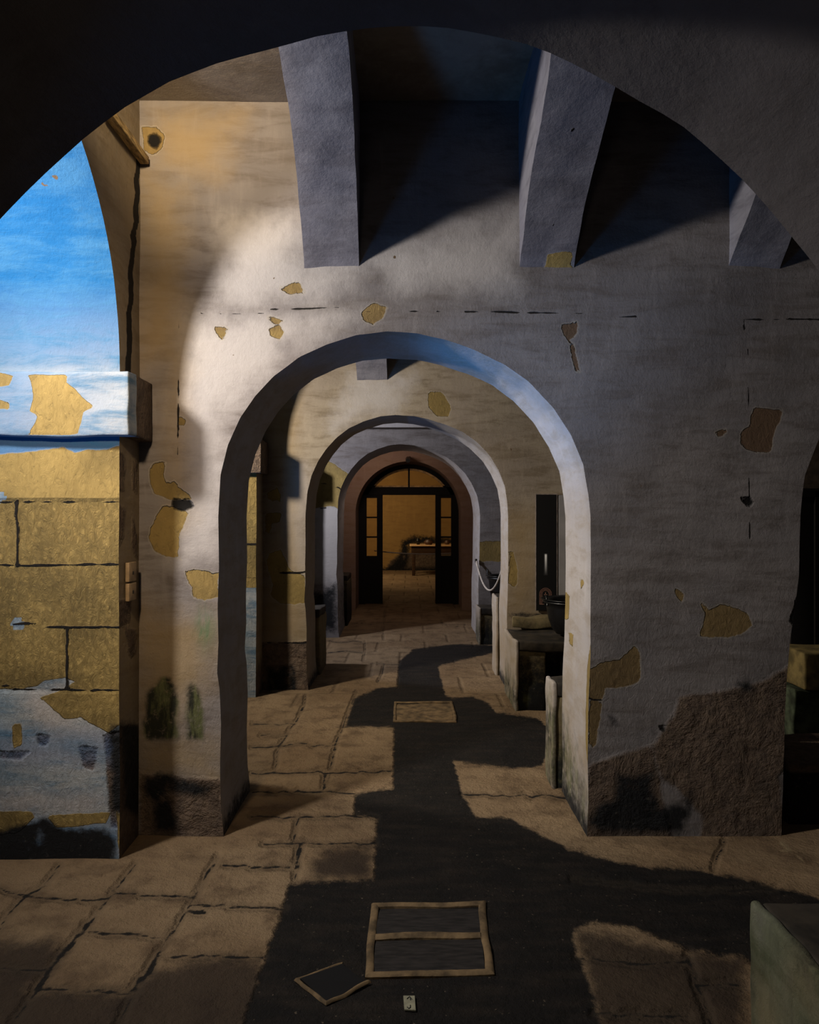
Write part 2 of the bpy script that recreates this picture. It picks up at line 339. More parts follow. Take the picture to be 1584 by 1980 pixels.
W1_dirt = [sB([(600,375),(820,350),(1000,300),(1180,190),(1200,650),(1080,760),(1150,1080),(690,1080),(700,960),(600,850),(500,760),(460,620),(570,450)]), s8([(200,1250),(900,1290),(900,1760),(200,1760)]), [(1138,1480),(1260,1440),(1300,1640),(1130,1640)]]
W1_ochre = [s8([(230,1010),(700,1000),(760,1010),(840,1300),(760,1340),(600,1290),(350,1250),(230,1280)]), [(265,1180),(420,1200),(400,1320),(270,1440)], [(275,330),(350,360),(350,1000),(330,700),(270,700)], [(300,215),(470,215),(420,330),(300,330)]]
W1_lit_white = [[(350,605),(700,603),(560,660),(440,790),(424,950),(424,1085),(350,1075),(385,900),(355,760)], [(430,440),(560,420),(590,500),(700,530),(620,590),(430,585)], [(720,500),(1000,420),(1000,560),(760,560)]]  # pale plaster patches, painted in to keep the lit left side bright
W1_lines = [[(350,598),(470,602),(590,597),(700,601),(860,600)], [(900,604),(1060,604),(1230,611)], [(1420,612),(1500,618),(1600,620)], [(348,605),(350,700),(345,880)], s8([(215,990),(400,985),(720,1000)]), sR([(950,140),(968,200),(972,450),(975,600),(968,740)]), sR([(985,880),(990,1000),(975,1110),(980,1160),(990,1260),(975,1390)]), sB([(110,350),(160,385),(215,385)])]
def at_wall1(P, kind):
    Q = project(P); d = {}
    if kind == 'front':
        d['stone'] = polys(P, Q, W1_stone); d['hole'] = polys(P, Q, W1_hole); d['moss'] = polys(P, Q, W1_moss); d['mold'] = polys(P, Q, W1_mold)
        d['dirt'] = polys(P, Q, W1_dirt); d['ochre'] = polys(P, Q, W1_ochre, .16); d['white'] = polys(P, Q, W1_lit_white, .16); d['joint'] = lines(P, Q, W1_lines, 0, .022)
        d['brown'] = np.where(Q[:, 0] > 1080, np.where(Q[:, 1] < 1130, 1., .55), np.where(Q[:, 1] < 640, .4, .1))
        d['chisel'] = .1+.4*np.clip((Q[:, 1]-1080)/420, 0, 1)*(.6+.4*np.clip((Q[:, 0]-900)/300, 0, 1))
        d['teal'] = np.exp(-(((Q[:, 0]-397)/15)**2+((Q[:, 1]-1213)/34)**2))
    if kind == 'reveal':
        Z, Yv, X = P[:, 2], P[:, 1], P[:, 0]
        d['moss'] = np.where(X > 0, np.clip(.55-Z*.45+(Yv-Y1)*.2, 0, .53), np.clip(.35-Z*.5, 0, .4))
        d['ochre'] = np.where(X > 0, np.clip(.62-Z*.35, 0, .5), .35)
        fr = np.clip(.5+(.05-(Yv-Y1))/.16, 0, 1); band = np.exp(-((Z-.62)/.33)**4)
        d['stone'] = np.where(X > 0, fr*band, 0)
        d['stone'] = np.maximum(d['stone'], np.where((X > .5) & (X < 1), polys(P, Q, [[(1088,1140),(1100,1150),(1100,1198),(1086,1196)], [(1119,1116),(1130,1124),(1122,1138)], [(1100,1222),(1108,1224),(1106,1250),(1101,1240)]], .05), 0))
        d['mold'] = np.clip(.7-Z*3, 0, .6)
    return d
arch_wall('wall_front', [prof1, profR], -1.30, XR, ZC, Y1, Y1B, M_wall, M_rev, st=.018, attr=at_wall1, label='grey flaking plaster wall with the nearest full round arch')
# ---- near wall
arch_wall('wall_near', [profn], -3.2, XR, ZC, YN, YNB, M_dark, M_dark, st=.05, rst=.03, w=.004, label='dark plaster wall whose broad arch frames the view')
# ---- wall 2
def sc_prof(prof, Y): return [(x*1.0, z) for x, z in prof]
s6 = lambda p: T(p, 3.808, 480, 800)
W2_stone = [[(830,757),(855,757),(866,775),(873,790),(868,806),(845,805),(828,785)], s6([(130,600),(200,540),(235,590),(240,660),(190,640),(150,660)]), s6([(125,740),(250,728),(225,810),(180,810),(150,890),(120,880)]),
 s6([(130,1110),(150,1030),(235,998),(270,1060),(300,1150),(420,1195),(430,1395),(320,1400),(230,1395),(160,1340),(180,1250)]), [(986,1062),(996,1070),(1003,1110),(998,1138),(984,1130)]]
def at_wall2(P, kind):
    Q = project(P); d = {}
    if kind == 'front':
        d['stone'] = polys(P, Q, W2_stone, .1); d['mold'] = polys(P, Q, [[(515,1290),(570,1285),(575,1335),(520,1335)], [(985,1185),(1050,1187),(1050,1193),(985,1193)]], .08); d['dirt'] = polys(P, Q, [[(500,1243),(600,1240),(610,1345),(500,1345)]], .1)
        d['white'] = polys(P, Q, [[(560,900),(592,900),(590,1112),(562,1090)], [(690,730),(800,730),(760,790),(640,830)]], .2); d['joint'] = lines(P, Q, [[(518,1105),(590,1106)], [(515,1242),(592,1242)]], .004, .04)
        d['ochre'] = polys(P, Q, [[(515,1110),(560,1000),(520,800),(560,760),(590,1160),(590,1240),(510,1240)], [(985,1000),(1040,1000),(1030,1190),(985,1190)]], .25)
    if kind == 'reveal':
        Z, X = P[:, 2], P[:, 0]
        d['ochre'] = np.where(X > 0, np.clip(.8-Z*.4, 0, .62), .7); d['moss'] = np.where(X > 0, np.clip(.5-Z*.8, 0, .5), .2); d['mold'] = np.clip(.7-Z*3, 0, .6)
    return d
prof2 = [(x, z) for x, z in prof1]
arch_wall('wall_middle', [prof2, profR], -1.30, XR, ZC, Y2, Y2B, M_wall2, M_rev, st=.035, attr=at_wall2, label='second plaster wall with round arch and ochre bare patches')
def at_wall3(P, kind):
    Q = project(P); d = {}
    if kind == 'front':
        d['stone'] = polys(P, Q, [[(590,880),(640,892),(690,930),(664,985),(640,978),(590,985)], [(924,1047),(975,1045),(975,1086),(924,1086)]], .12)
        d['white'] = polys(P, Q, [[(600,970),(672,970),(672,1130),(600,1120)]], .2)
        d['joint'] = lines(P, Q, [[(615,930),(660,945)], [(612,985),(640,978)]], 0, .06)
        d['mold'] = polys(P, Q, [[(600,1150),(650,1130),(650,1220),(600,1220)]], .2)
    if kind == 'reveal': d['mold'] = np.where(P[:, 0] < 0, np.clip(.75-P[:, 2]*.5, 0, .5), 0)
    return d
arch_wall('wall_far', [prof2, profR], -1.30, XR, ZC, Y3, Y3B, M_wall, M_rev, st=.05, attr=at_wall3, label='third grey plaster wall with round arch')
prof4 = prof_c(-.02, .83, 1.5, 2.325)
arch_wall('wall_back', [prof4], -1.9, 1.9, 3.0, Y4, Y4B, M_pink, M_pink, st=.06, rst=.08, w=.003, label='salmon plaster wall around the glazed door')
# ---- left wall with archways, one stretch per room
def left_prof(ya, yb):
    c = (ya+yb)/2; r = (yb-ya)/2; return [(ya, 0)]+[(c+r*math.cos(a), 2.11+1.0*math.sin(a)) for a in np.linspace(math.pi, 0, 40)]+[(yb, 0)]
J_stone_top = T([(-60,664),(0,660),(120,650),(220,640),(400,615),(480,650),(560,630),(690,625),(745,600),(830,590)], 3.3, 0, 680)
J_main = J_stone_top+[(262,1100),(262,1390),(232,1400),(209,1415),(157,1386),(123,1389),(100,1368),(78,1348),(100,1340),(123,1331),(148,1318),(127,1309),(86,1315),(71,1326),(40,1332),(-60,1330)]
J_stone = [J_main, [(-40,1568),(60,1570),(70,1580),(35,1612),(-40,1618)], [(90,1577),(215,1570),(205,1590),(140,1600),(110,1600)], [(22,1400),(40,1398),(42,1440),(26,1446)], [(222,1560),(262,1600),(265,1670),(232,1665),(228,1600)]]
J_lines = [[(-60,968),(100,968),(232,968)], [(33,968),(35,1030),(34,1092)], [(-60,1092),(232,1093)], [(-60,1205),(60,1207),(128,1213),(232,1213)], [(128,1213),(131,1330)], [(100,1332),(232,1335)], [(-60,1330),(70,1330)]]
J_white = [[(-5,950),(8,950),(12,966),(0,972)], [(20,1200),(40,1193),(48,1208),(44,1218),(26,1216)]]
def at_left1(P, kind):
    Q = project(P); d = {}; X, Yv, Z = P[:, 0], P[:, 1], P[:, 2]
    if kind == 'front':
        d['dirt'] = polys(P, Q, [[(230,870),(240,880),(242,900),(239,950),(230,950)], [(257,880),(266,900),(264,955),(258,950)], [(230,975),(243,985),(240,1040),(230,1060)], [(258,1000),(264,1040),(267,1080),(256,1065)], [(230,1160),(256,1155),(250,1200),(230,1215)], [(243,1215),(264,1218),(262,1265),(250,1270)], [(228,1400),(285,1400),(285,1680),(228,1680)]], .05)
        d['mold'] = polys(P, Q, [[(230,1395),(280,1400),(282,1590),(240,1560)]], .08); d['joint'] = lines(P, Q, [[(268,285),(261,400),(255,500),(250,620),(247,725)]], .006, .03)
        d['ochre'] = np.full(len(P), .55)
    if kind == 'reveal':
        far = (Yv > 2.9) & (Z < 2.02); j = lambda a: np.where(far, a, 0)
        d['stone'] = j(np.where((polys(P, Q, J_white, .03) > .45), 0, polys(P, Q, J_stone, .05))); d['joint'] = j(lines(P, Q, J_lines, .001, .03)); d['chisel'] = np.where(Q[:, 1] < 966, .12, np.where(Q[:, 1] > 1335, .45, 1.))
        d['mold'] = j(polys(P, Q, [[(-60,1622),(60,1592),(90,1582),(130,1606),(200,1602),(225,1625),(215,1690),(-60,1690)], [(212,1400),(262,1400),(262,1580),(215,1570)]], .06))
        d['white'] = j(polys(P, Q, [[(60,1330),(130,1335),(150,1392),(230,1420),(200,1450),(60,1400),(40,1360)], [(0,1440),(120,1430),(180,1480),(40,1470)], [(0,1540),(200,1530),(215,1572),(0,1568)]], .1))
        d['dirt'] = j(polys(P, Q, [[(150,1440),(188,1445),(182,1492),(160,1482)], [(72,1420),(96,1422),(90,1442),(74,1440)], [(200,1420),(235,1410),(240,1600),(216,1600)], [(0,1452),(60,1450),(40,1468),(0,1466)]], .05))
        up = np.clip((Z-2.05)/.10, 0, 1)*np.clip(.55+(Z-2.12)*1.2, 0, 1)
        d['blue'] = np.where(Z > 2.0, up, np.where(Z > 1.75, .85, np.clip(.38*np.sin(Z*16)+.1, 0, .5)))
    return d
arch_wall('wall_left', [left_prof(1.49, 3.21)], YN-.02, Y1+.05, ZC, XL, -2.02, M_wall2, M_jamb, axis='X', st=.02, rst=.012, attr=at_left1, label='tan plaster wall with blue washed archway and yellow stone jamb')
def at_leftn(P, kind):
    d = {}; Z = P[:, 2]
    if kind == 'reveal':
        d['stone'] = np.clip(.5+(1.85-Z)/.16, 0, 1)*np.where(Z < .9, .0, 1); d['chisel'] = np.full(len(P), .8); d['blue'] = np.where(Z > 2.1, .3, 0.)
        d['joint'] = np.clip(1-np.abs((Z*3.6) % 1-.5)*.28/.03, 0, 1)*(Z < 1.85)
    else: d['ochre'] = np.full(len(P), .5); d['dirt'] = np.clip(.8-Z*1.2, 0, 1)
    return d
arch_wall('wall_left', [left_prof(4.30, 6.05)], Y1B-.05, Y2+.05, ZC, XL, -2.02, M_wall2, M_jamb, axis='X', st=.06, rst=.06, attr=at_leftn, label='tan plaster wall with archway in the second room')
arch_wall('wall_left', [left_prof(7.10, 8.75)], Y2B-.05, Y3+.05, ZC, XL, -2.02, M_wall2, M_jamb, axis='X', st=.06, rst=.06, attr=at_leftn, label='tan plaster wall with archway in the third room')
def sbox(name, mat, *b, label=None, w=0):
    m = MB(); m.box(*b); return m.build(name, mat, kind='structure', smooth=False, label=label)
sbox('wall_left', M_pink, -1.75, -1.6, Y3B-.02, Y4+.02, 0, 3.0); sbox('wall_right', M_pink, 1.6, 1.75, Y3B-.02, Y4+.02, 0, 3.0)
sbox('wall_right', M_wall, XR, XR+.15, -1.2, Y3B, 0, ZC)
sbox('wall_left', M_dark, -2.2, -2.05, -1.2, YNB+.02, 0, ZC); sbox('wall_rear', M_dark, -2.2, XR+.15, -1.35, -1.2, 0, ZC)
sbox('wall_left', M_far, -3.35, -3.2, Y4B-.1, 19.7, 0, 3.4); sbox('wall_right', M_far, 3.2, 3.35, Y4B-.1, 19.7, 0, 3.4)
m = MB(); m.box(-3.35, -1.88, Y4, Y4B, 0, 3.4).box(1.88, 3.35, Y4, Y4B, 0, 3.4).box(-1.9, 1.9, Y4+.1, Y4B, 2.95, 3.4); m.build('wall_back', M_far, kind='structure', smooth=False)
# far end wall of the last room
m = MB(); xs = np.linspace(-3.35, 3.35, 120); zs = np.linspace(0, 3.4, 70); G = np.zeros((120, 70, 3)); G[..., 0] = xs[:, None]; G[..., 1] = 19.7; G[..., 2] = zs[None]
m.grid(G)
def at_end(P):
    Q = project(P); return {'mold': polys(P, Q, [[(700,1106),(748,1098),(772,1075),(778,1046),(800,1036),(860,1040),(900,1042),(900,1052),(800,1052),(792,1062),(786,1106)], [(700,1098),(900,1096),(900,1110),(700,1110)]], .25), 'dirt': polys(P, Q, [[(740,1112),(755,1085),(775,1070),(900,1060),(900,1112)]], .3)}
m.build('wall_end', M_far, kind='structure', at=at_end)
# ------------------------------------------------------------ ceiling and ribs
m = MB(); m.box(-3.4, XR+.15, -1.35, Y3B, ZC, ZC+.2); m.build('ceiling', M_wall2, kind='structure', smooth=False)
m = MB(); m.box(-1.9, 1.9, Y3B, Y4B, 3.0, 3.2); m.build('ceiling', M_pink, kind='structure', smooth=False)
m = MB(); m.box(-3.4, 3.4, Y4B-.1, 19.8, 3.4, 3.6); m.build('ceiling', M_far, kind='structure', smooth=False)
ztab = ([0, .03, .1, .25, .4, .6, .8, 1.075], [2.645, 2.68, 2.745, 2.87, 2.96, 3.07, 3.165, 3.25])
def rib(xa, xb, ya, yb, idx, dxa=0., dxb=0., attr=None, label=None):
    Ys = np.linspace(yb, ya, 60); L = yb-ya; sN = (yb-Ys)*2.15/L; sN = np.minimum(sN, 2.15-sN); zz = np.interp(sN, *ztab)
    k = np.clip((yb-Ys)/.6, 0, 1); xl = xa+dxa*k; xr = xb+dxb*k; m = MB()
    G = np.zeros((60, 9, 3)); t = np.linspace(0, 1, 9); G[..., 0] = xl[:, None]+(xr-xl)[:, None]*t; G[..., 1] = Ys[:, None]; G[..., 2] = zz[:, None]; m.grid(G)
    for xx in (xl, xr):
        G = np.zeros((60, 14, 3)); t = np.linspace(0, 1, 14); G[..., 0] = xx[:, None]; G[..., 1] = Ys[:, None]; G[..., 2] = zz[:, None]+(ZC+.02-zz)[:, None]*t; m.grid(G)
    return m.build('trim_%d' % idx, M_rib, w=.004, fr=9, seed=5, at=attr, kind='structure', label=label or 'grey plaster ceiling rib curving off the wall')
rib(-.488, -.2356, YN, Y1, 1, .021, .013)
def at_rib2(P):
    Q = project(P); f = (P[:, 1] > 3.1)
    return {'stone': np.where(f, polys(P, Q, [[(1046,510),(1060,495),(1085,488),(1108,485),(1112,522),(1085,524),(1055,520)]], .04), 0), 'hole': polys(P, Q, [[(1078,352),(1087,352),(1087,360),(1078,360)], [(1064,425),(1076,424),(1072,438),(1062,434)], [(1101,249),(1107,249),(1107,256),(1101,256)]], .03)}
rib(.51, .767, YN, Y1, 2, attr=at_rib2)
rib(1.483, 1.723, YN, Y1, 3); rib(2.45, 2.70, YN, Y1, 4)
n_ = 5
for (ya, yb) in ((Y1B, Y2), (Y2B, Y3)):
    for xa, xb in ((-.453, -.198), (.66, .91), (1.55, 1.80)): rib(xa, xb, ya, yb, n_); n_ += 1
m = MB(); m.rbox(-1.22, 1.6, Y3-.10, Y3+.02, 2.54, 2.60, .01, .1); m.build('trim_%d' % n_, M_rev, kind='structure', label='pale ledge high on the third wall'); n_ += 1
# imposts of the left archways
def at_imp(P):
    Q = project(P); f = P[:, 1] < 3.24
    return {'stone': np.where(f, polys(P, Q, [s5([(180,150),(430,140),(420,190),(480,240),(520,290),(600,350),(530,380),(520,430),(495,520),(180,530),(230,450),(240,400),(190,380),(210,290),(200,200)]), s5([(-60,120),(90,150),(60,210),(-60,235)]), s5([(-60,300),(60,330),(60,370),(-60,370)])], .03), 0), 'chisel': np.full(len(P), .1), 'blue': np.where(f, np.clip(.2+(260-Q[:, 0])/600, 0, .6), 0), 'dirt': np.where(f, 0, .62)}
m = MB(); m.rbox(-2.02, -1.20, 3.155, Y1+.01, 1.834, 2.11, .008, .012); m.build('trim_%d' % n_, M_jamb, w=.003, fr=12, at=at_imp, kind='structure', label='square plaster impost block with a bare stone patch'); n_ += 1
m = MB(); m.rbox(-2.02, -1.20, YN+.01, 1.545, 1.834, 2.11, .008, .05); m.build('trim_%d' % n_, M_jamb, kind='structure', w=.003); n_ += 1
for yb, yw in ((6.05, Y2), (8.75, Y3)):
    m = MB(); m.rbox(-2.02, -1.21, yb-.05, yw+.01, 1.834, 2.11, .008, .05); m.build('trim_%d' % n_, M_wall2, kind='structure', w=.003, at=lambda P: {'dirt': np.full(len(P), .6)}); n_ += 1
# ------------------------------------------------------------ floor
ys = np.concatenate([np.arange(-1.2, 1.8, .1), np.arange(1.8, 4.4, .0125), np.arange(4.4, 9, .03), np.arange(9, 20, .15)])
xs = np.concatenate([np.arange(-3.4, -1.9, .1), np.arange(-1.9, 1.6, .0125), np.arange(1.6, 3.8, .05)])
P = np.zeros((len(xs), len(ys), 3)); P[..., 0] = xs[:, None]; P[..., 1] = ys[None]
m = MB(); m.grid(P); PV = np.concatenate(m.V)
c2 = lambda p: T(p, 3.3, 480, 1180); c3 = lambda p: T(p, 2.364, 480, 1400); c1 = lambda p: T(p, 2.084, 0, 1600)
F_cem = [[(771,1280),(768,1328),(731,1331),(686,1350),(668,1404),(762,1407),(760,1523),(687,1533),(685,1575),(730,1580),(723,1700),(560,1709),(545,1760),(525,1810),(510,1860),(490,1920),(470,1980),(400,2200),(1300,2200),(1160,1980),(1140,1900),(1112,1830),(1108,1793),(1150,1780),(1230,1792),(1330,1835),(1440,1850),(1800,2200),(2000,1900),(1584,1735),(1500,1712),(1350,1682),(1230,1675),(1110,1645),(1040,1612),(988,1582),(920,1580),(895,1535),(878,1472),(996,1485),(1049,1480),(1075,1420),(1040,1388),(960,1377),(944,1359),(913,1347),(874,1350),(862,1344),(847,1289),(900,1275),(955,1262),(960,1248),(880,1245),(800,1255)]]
F_lines = [c1([(240,150),(180,230),(100,275),(40,340),(0,400),(-60,470)]), c1([(545,150),(440,280),(350,390),(240,520),(150,650),(50,790),(-40,1000)]), c1([(875,110),(790,265),(720,380),(640,500),(540,650),(480,790),(420,950)]), c1([(1230,50),(1200,120),(1190,210)]),
 c1([(-60,225),(120,275),(250,288),(430,285)]), c1([(470,265),(630,270),(790,275)]), c1([(770,305),(960,315),(1150,325)]), c1([(350,420),(480,425),(650,437)]), c1([(650,510),(850,512),(1060,520)]), c1([(150,645),(330,655),(520,665)]), c1([(-60,560),(170,572)]), c1([(900,150),(1050,158),(1170,160)]),
 c3([(70,545),(300,545),(580,540)]), c3([(15,420),(230,423),(480,415),(590,425)]), c3([(230,430),(205,540)]), c3([(20,308),(330,305),(490,312)]), c3([(15,222),(350,222),(650,215)]), c3([(430,20),(400,110),(375,210),(345,300)]), c3([(15,107),(200,90),(400,92)]), c3([(180,45),(140,105),(120,215)]), c3([(55,48),(180,48)]),
 c2([(25,720),(300,720)]), c2([(345,620),(310,700),(240,800),(190,870)]), c2([(690,520),(640,640),(600,760),(550,860),(530,990)]), c2([(365,545),(345,640)]), c2([(510,268),(730,268)]), c2([(745,200),(735,320)]), c2([(830,340),(960,345)]), c2([(865,350),(830,450)]),
 [(1108,1700),(1230,1712),(1350,1722),(1500,1716)], [(1115,1848),(1240,1862),(1330,1855)], [(1330,1840),(1345,1900),(1380,1990)], [(1150,1960),(1330,1965)], [(1345,1900),(1440,1905)], [(895,1535),(1000,1536),(1110,1540)], [(1400,1625),(1380,1680)],
 [(640,1240),(700,1241)], [(745,1180),(742,1235)], [(665,1205),(900,1207)]]
F_wide = [c3([(350,230),(345,290)]), c3([(240,550),(225,620),(232,650)]), c1([(760,330),(820,335)]), c1([(350,390),(240,520),(150,650)]), c1([(640,500),(590,590),(540,650)])]
F_stain_shade = [[(-60,1835),(60,1824),(130,1838),(110,1870),(60,1912),(240,1917),(290,1880),(400,1848),(505,1852),(540,2300),(-300,2300)], c3([(290,640),(370,580),(560,560),(570,700),(300,710)]), [(1110,1790),(1290,1830),(1440,1850),(1440,2200),(1160,2000)], c1([(560,760),(660,600),(780,540),(1040,530),(1000,800),(560,900)]), c1([(-60,460),(240,450),(200,560),(-60,560)]), c1([(100,700),(500,690),(480,900),(0,900)])]  # first patch widens the stained slabs to paint in foreground darkness
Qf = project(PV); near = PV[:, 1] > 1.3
A = {'cement': np.where(near, polys(PV, Qf, F_cem, .1), 1.), 'stain_shade': polys(PV, Qf, F_stain_shade, .1), 'joint': np.maximum(lines(PV, Qf, F_lines, .0, .04), lines(PV, Qf, F_wide, .004, .04)), 'pale': lines(PV, Qf, [[(1475,1622),(1510,1655),(1552,1704)], [(1512,1628),(1560,1668)], [(1500,1650),(1520,1640),(1530,1652)]], 0, .03)}
gx = np.abs(((PV[:, 0]+.13) % .55)-.275); rowi = np.floor(PV[:, 1]/.62); gx2 = np.abs(((PV[:, 0]+.1+.27*(rowi % 2)) % .55)-.275); gy = np.abs((PV[:, 1] % .62)-.31)
farj = np.clip(1-np.minimum(.275-gx2, .31-gy)/.05, 0, 1)*(PV[:, 1] > 5.75)*(A['cement'] < .6)
A['joint'] = np.maximum(A['joint'], farj*.78)
PV = PV.copy(); PV[:, 2] -= np.clip(A['joint']-.3, 0, 1)*.007*(PV[:, 1] > 1.5)
wf = wob(PV, .003, 5, 9)[:, 2]-PV[:, 2]; PV[:, 2] += wf
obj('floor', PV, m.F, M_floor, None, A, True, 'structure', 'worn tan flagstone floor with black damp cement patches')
# ------------------------------------------------------------ benches
def at_b(moss=.5, mold=0., side='x'):
    def f(P):
        Z = P[:, 2]; z1 = Z.max(); return {'moss': np.clip(moss+.25-Z/z1*.35, 0, .8), 'mold': np.clip(mold+(.3-Z)*.5, 0, .7), 'ochre': np.full(len(P), .4)}
    return f
def bench(name, x0, x1, y0, y1, z, label, moss=.3, mold=.4, recess=None, skin=None, top=.07, group=None):
    e = empty(name, ((x0+x1)/2, (y0+y1)/2, 0)); tag(e, label, 'bench', group)
    m = MB()
    if recess:
        a, b = recess; m.rbox(x0, a, y0+.02, y1, -.02, z-top, .012, .04); m.rbox(b, x1, y0+.02, y1, -.02, z-top, .012, .04); m.rbox(a-.02, b+.02, y1-.06, y1, -.02, z-top, .01, .06)
    else: m.rbox(x0, x1, y0+.01, y1, -.02, z-top, .012, .03)
    m.build('base', M_bench, e, w=.007, fr=9, at=at_b(moss, mold))
    m = MB(); m.rbox(x0-.002, x1, y0, y1, z-top, z, .014, .03); m.build('slab', M_top, e, w=.006, fr=9)
    if skin:
        m = MB(); m.rbox(x0-.022, x0+.004, y0-.005, y1, -.02, z+.004, .01, .02)
        m.build('plaster_skin', M_rev, e, w=.006, fr=9, at=lambda P: {'moss': np.clip(skin*.8-P[:, 2]*.6, 0, .54), 'ochre': np.clip(.75-P[:, 2]*.5, 0, .6), 'stone': np.zeros(len(P))}, label='pale plaster face tinged green')
    return e
bench('stone_bench', .824, 2.1, 5.63, Y2-.012, .52, 'low stone bench with a cauldron on it against the second wall', .45, .55, (1.04, 1.55), .75)
e = bench('stone_bench', .80, 1.72, Y1B+.035, 4.28, .57, 'low stone bench end showing behind the right jamb of the nearest full arch', .4, .4, None, .95)
bench('stone_bench', .82, 2.0, Y2B+.012, 7.2, .73, 'narrow bench end behind the right jamb of the second arch', .2, .2, None, .5)
bench('stone_bench', .815, 2.0, 8.48, Y3-.012, .41, 'small mossy bench beside the third arch with a dark pot on it', .4, .5, None, .8)
bench('stone_bench', -1.235, -.84, Y2B+.012, 7.42, .60, 'dark low bench at the left behind the second arch', .1, .35, None, None)
bench('stone_bench', -1.5, -.84, Y3B+.012, 10.6, .67, 'dark low block at the left behind the third arch', .0, .6, None, None)
# near right bench with its lime washed side
e = empty('stone_bench', (1.3, 1.5, 0)); tag(e, 'greenish lime washed stone bench in the lower right corner', 'bench')
m = MB(); m.rbox(.86, 2.0, YN+.012, 1.80, -.02, .52, .012, .03); m.build('base', M_bench, e, w=.005, fr=9, at=at_b(.3, .3))
m = MB(); m.rbox(.86, 2.0, YN+.012, 1.81, .52, .55, .01, .03); m.build('slab', M_top, e, w=.004, fr=9)
M_green = masonry('green_limewash', (142, 146, 116), (122, 130, 100), (98, 106, 72), stone=(150, 140, 96), chips=False, K=.3)
m = MB(); m.rbox(.836, .862, YN+.012, 1.815, -.02, .553, .01, .014); m.build('plaster_skin', M_green, e, w=.005, fr=12, label='green and cream flaking lime wash', at=lambda P: {'stone': np.clip(.5+(.05-np.hypot((P[:, 1]-1.5)/.5, P[:, 2]-.18))/.1, 0, 1)*.9, 'moss': .40+.14*np.sin(P[:, 1]*9)*np.sin(P[:, 2]*11+1), 'white': .22+.2*np.sin(P[:, 1]*13+2)*np.sin(P[:, 2]*7), 'ochre': .3+.2*np.sin(P[:, 1]*17)*np.sin(P[:, 2]*15), 'chisel': np.full(len(P), .35)})
# bench splashback in second room
m = MB(); m.rbox(.86, 1.25, Y2-.085, Y2-.018, .54, .645, .012, .03); o = m.build('stone_ledge', M_bench, w=.01, fr=12, at=at_b(.5, .55)); tag(o, 'short rough ledge of stone at the back of the cauldron bench', 'ledge')
# right hand archway: low platform and blocks
m = MB(); m.rbox(1.83, 3.4, Y1+.12, Y1B+.06, -.02, .29, .012, .04); o = m.build('stone_platform', M_bench, w=.005, fr=8, at=lambda P: {'mold': np.where(P[:, 2] < .27, .8, 0.), 'dirt': np.full(len(P), .8)}); tag(o, 'low dark platform filling the foot of the archway at the right edge', 'platform')
m = MB(); m.rbox(2.30, 2.62, 4.42, 4.66, -.02, .44, .012, .03); o = m.build('stone_block', M_gblock, w=.012, fr=10); tag(o, 'greenish broken stone block under the yellow block at the right edge', 'stone block')
m = MB(); m.rbox(2.32, 2.75, 4.35, 4.68, .462, .68, .012, .03); o = m.build('stone_block', M_yblock, w=.004, fr=10); tag(o, 'yellow squared stone block seen through the right archway', 'stone block')
m = MB()
for k in range(3): m.rbox(1.95, 3.3, 4.75+.16*k, 4.95+.16*k, -.02, .16+.07*k, .01, .06)
o = m.build('stone_step', M_bench, w=.004, fr=8, at=lambda P: {'mold': np.full(len(P), .75)}); tag(o, 'dark stepped masonry behind the blocks in the right archway', 'steps')
# door post and lower panel seen there; upper panel added to hide a lit reveal
m = MB(); yq = 5.2; m.box(2.68, 2.84, yq, yq+.07, 0, 1.64).box(2.84, 2.87, yq-.02, yq+.08, 0, 1.66).box(2.62, 3.4, yq-.02, yq+.08, 1.62, 1.68)
e = empty('door_2', (2.8, yq, 0)); e['kind'] = 'structure'; e['label'] = 'dark door frame in the right archway'
m.build('door_frame', M_wood, e, smooth=False); m = MB(); m.box(2.87, 3.3, yq+.02, yq+.05, .55, 1.62); m.box(2.62, 3.5, yq+.02, yq+.05, 1.68, 2.7); m.build('panel', simple('pale_panel', (84, 72, 60), .7), e, smooth=False)
# ------------------------------------------------------------ cauldrons
def cauldron(cx, cy, z0, r, h, label, handle=0):
    e = empty('cauldron', (cx, cy, z0)); tag(e, label, 'pot')
    k = r; pr = [(0, 0), (.45*k, .0), (.60*k, .03*h), (.74*k, .18*h), (.86*k, .45*h), (.92*k, .75*h), (.94*k, .86*h), (1.03*k, .90*h), (1.06*k, .93*h), (1.0*k, .95*h), (.98*k, .965*h), (1.10*k, .985*h), (1.12*k, 1.0*h), (1.06*k, 1.01*h), (.9*k, .97*h), (.84*k, .75*h), (.7*k, .3*h), (.4*k, .08*h), (0, .07*h)]
    m = MB(); m.lathe(pr, cx, cy, z0, 48); m.build('body', M_iron, e)
    for s in (-1, 1):
        pts = [(cx+s*(.94*k+.0), cy-.05+.1*t, z0+h*.82+.075*math.sin(math.pi*t)) for t in np.linspace(0, 1, 12)] if not handle else [(cx+s*k*1.02+.0, cy-.03+.06*t, z0+h*.98+.13*h*5*math.sin(math.pi*t)*.35) for t in np.linspace(0, 1, 12)]
        m = MB(); m.tube(pts, .009, 8); m.build('handle', M_iron, e)
    return e
cauldron(1.31, 5.93, .537, .232, .285, 'large black iron cauldron with a shiny rim on the bench before the black panel')
cauldron(1.12, 8.72, .427, .205, .35, 'black bucket like pot behind the hanging rope near the third arch', 1)
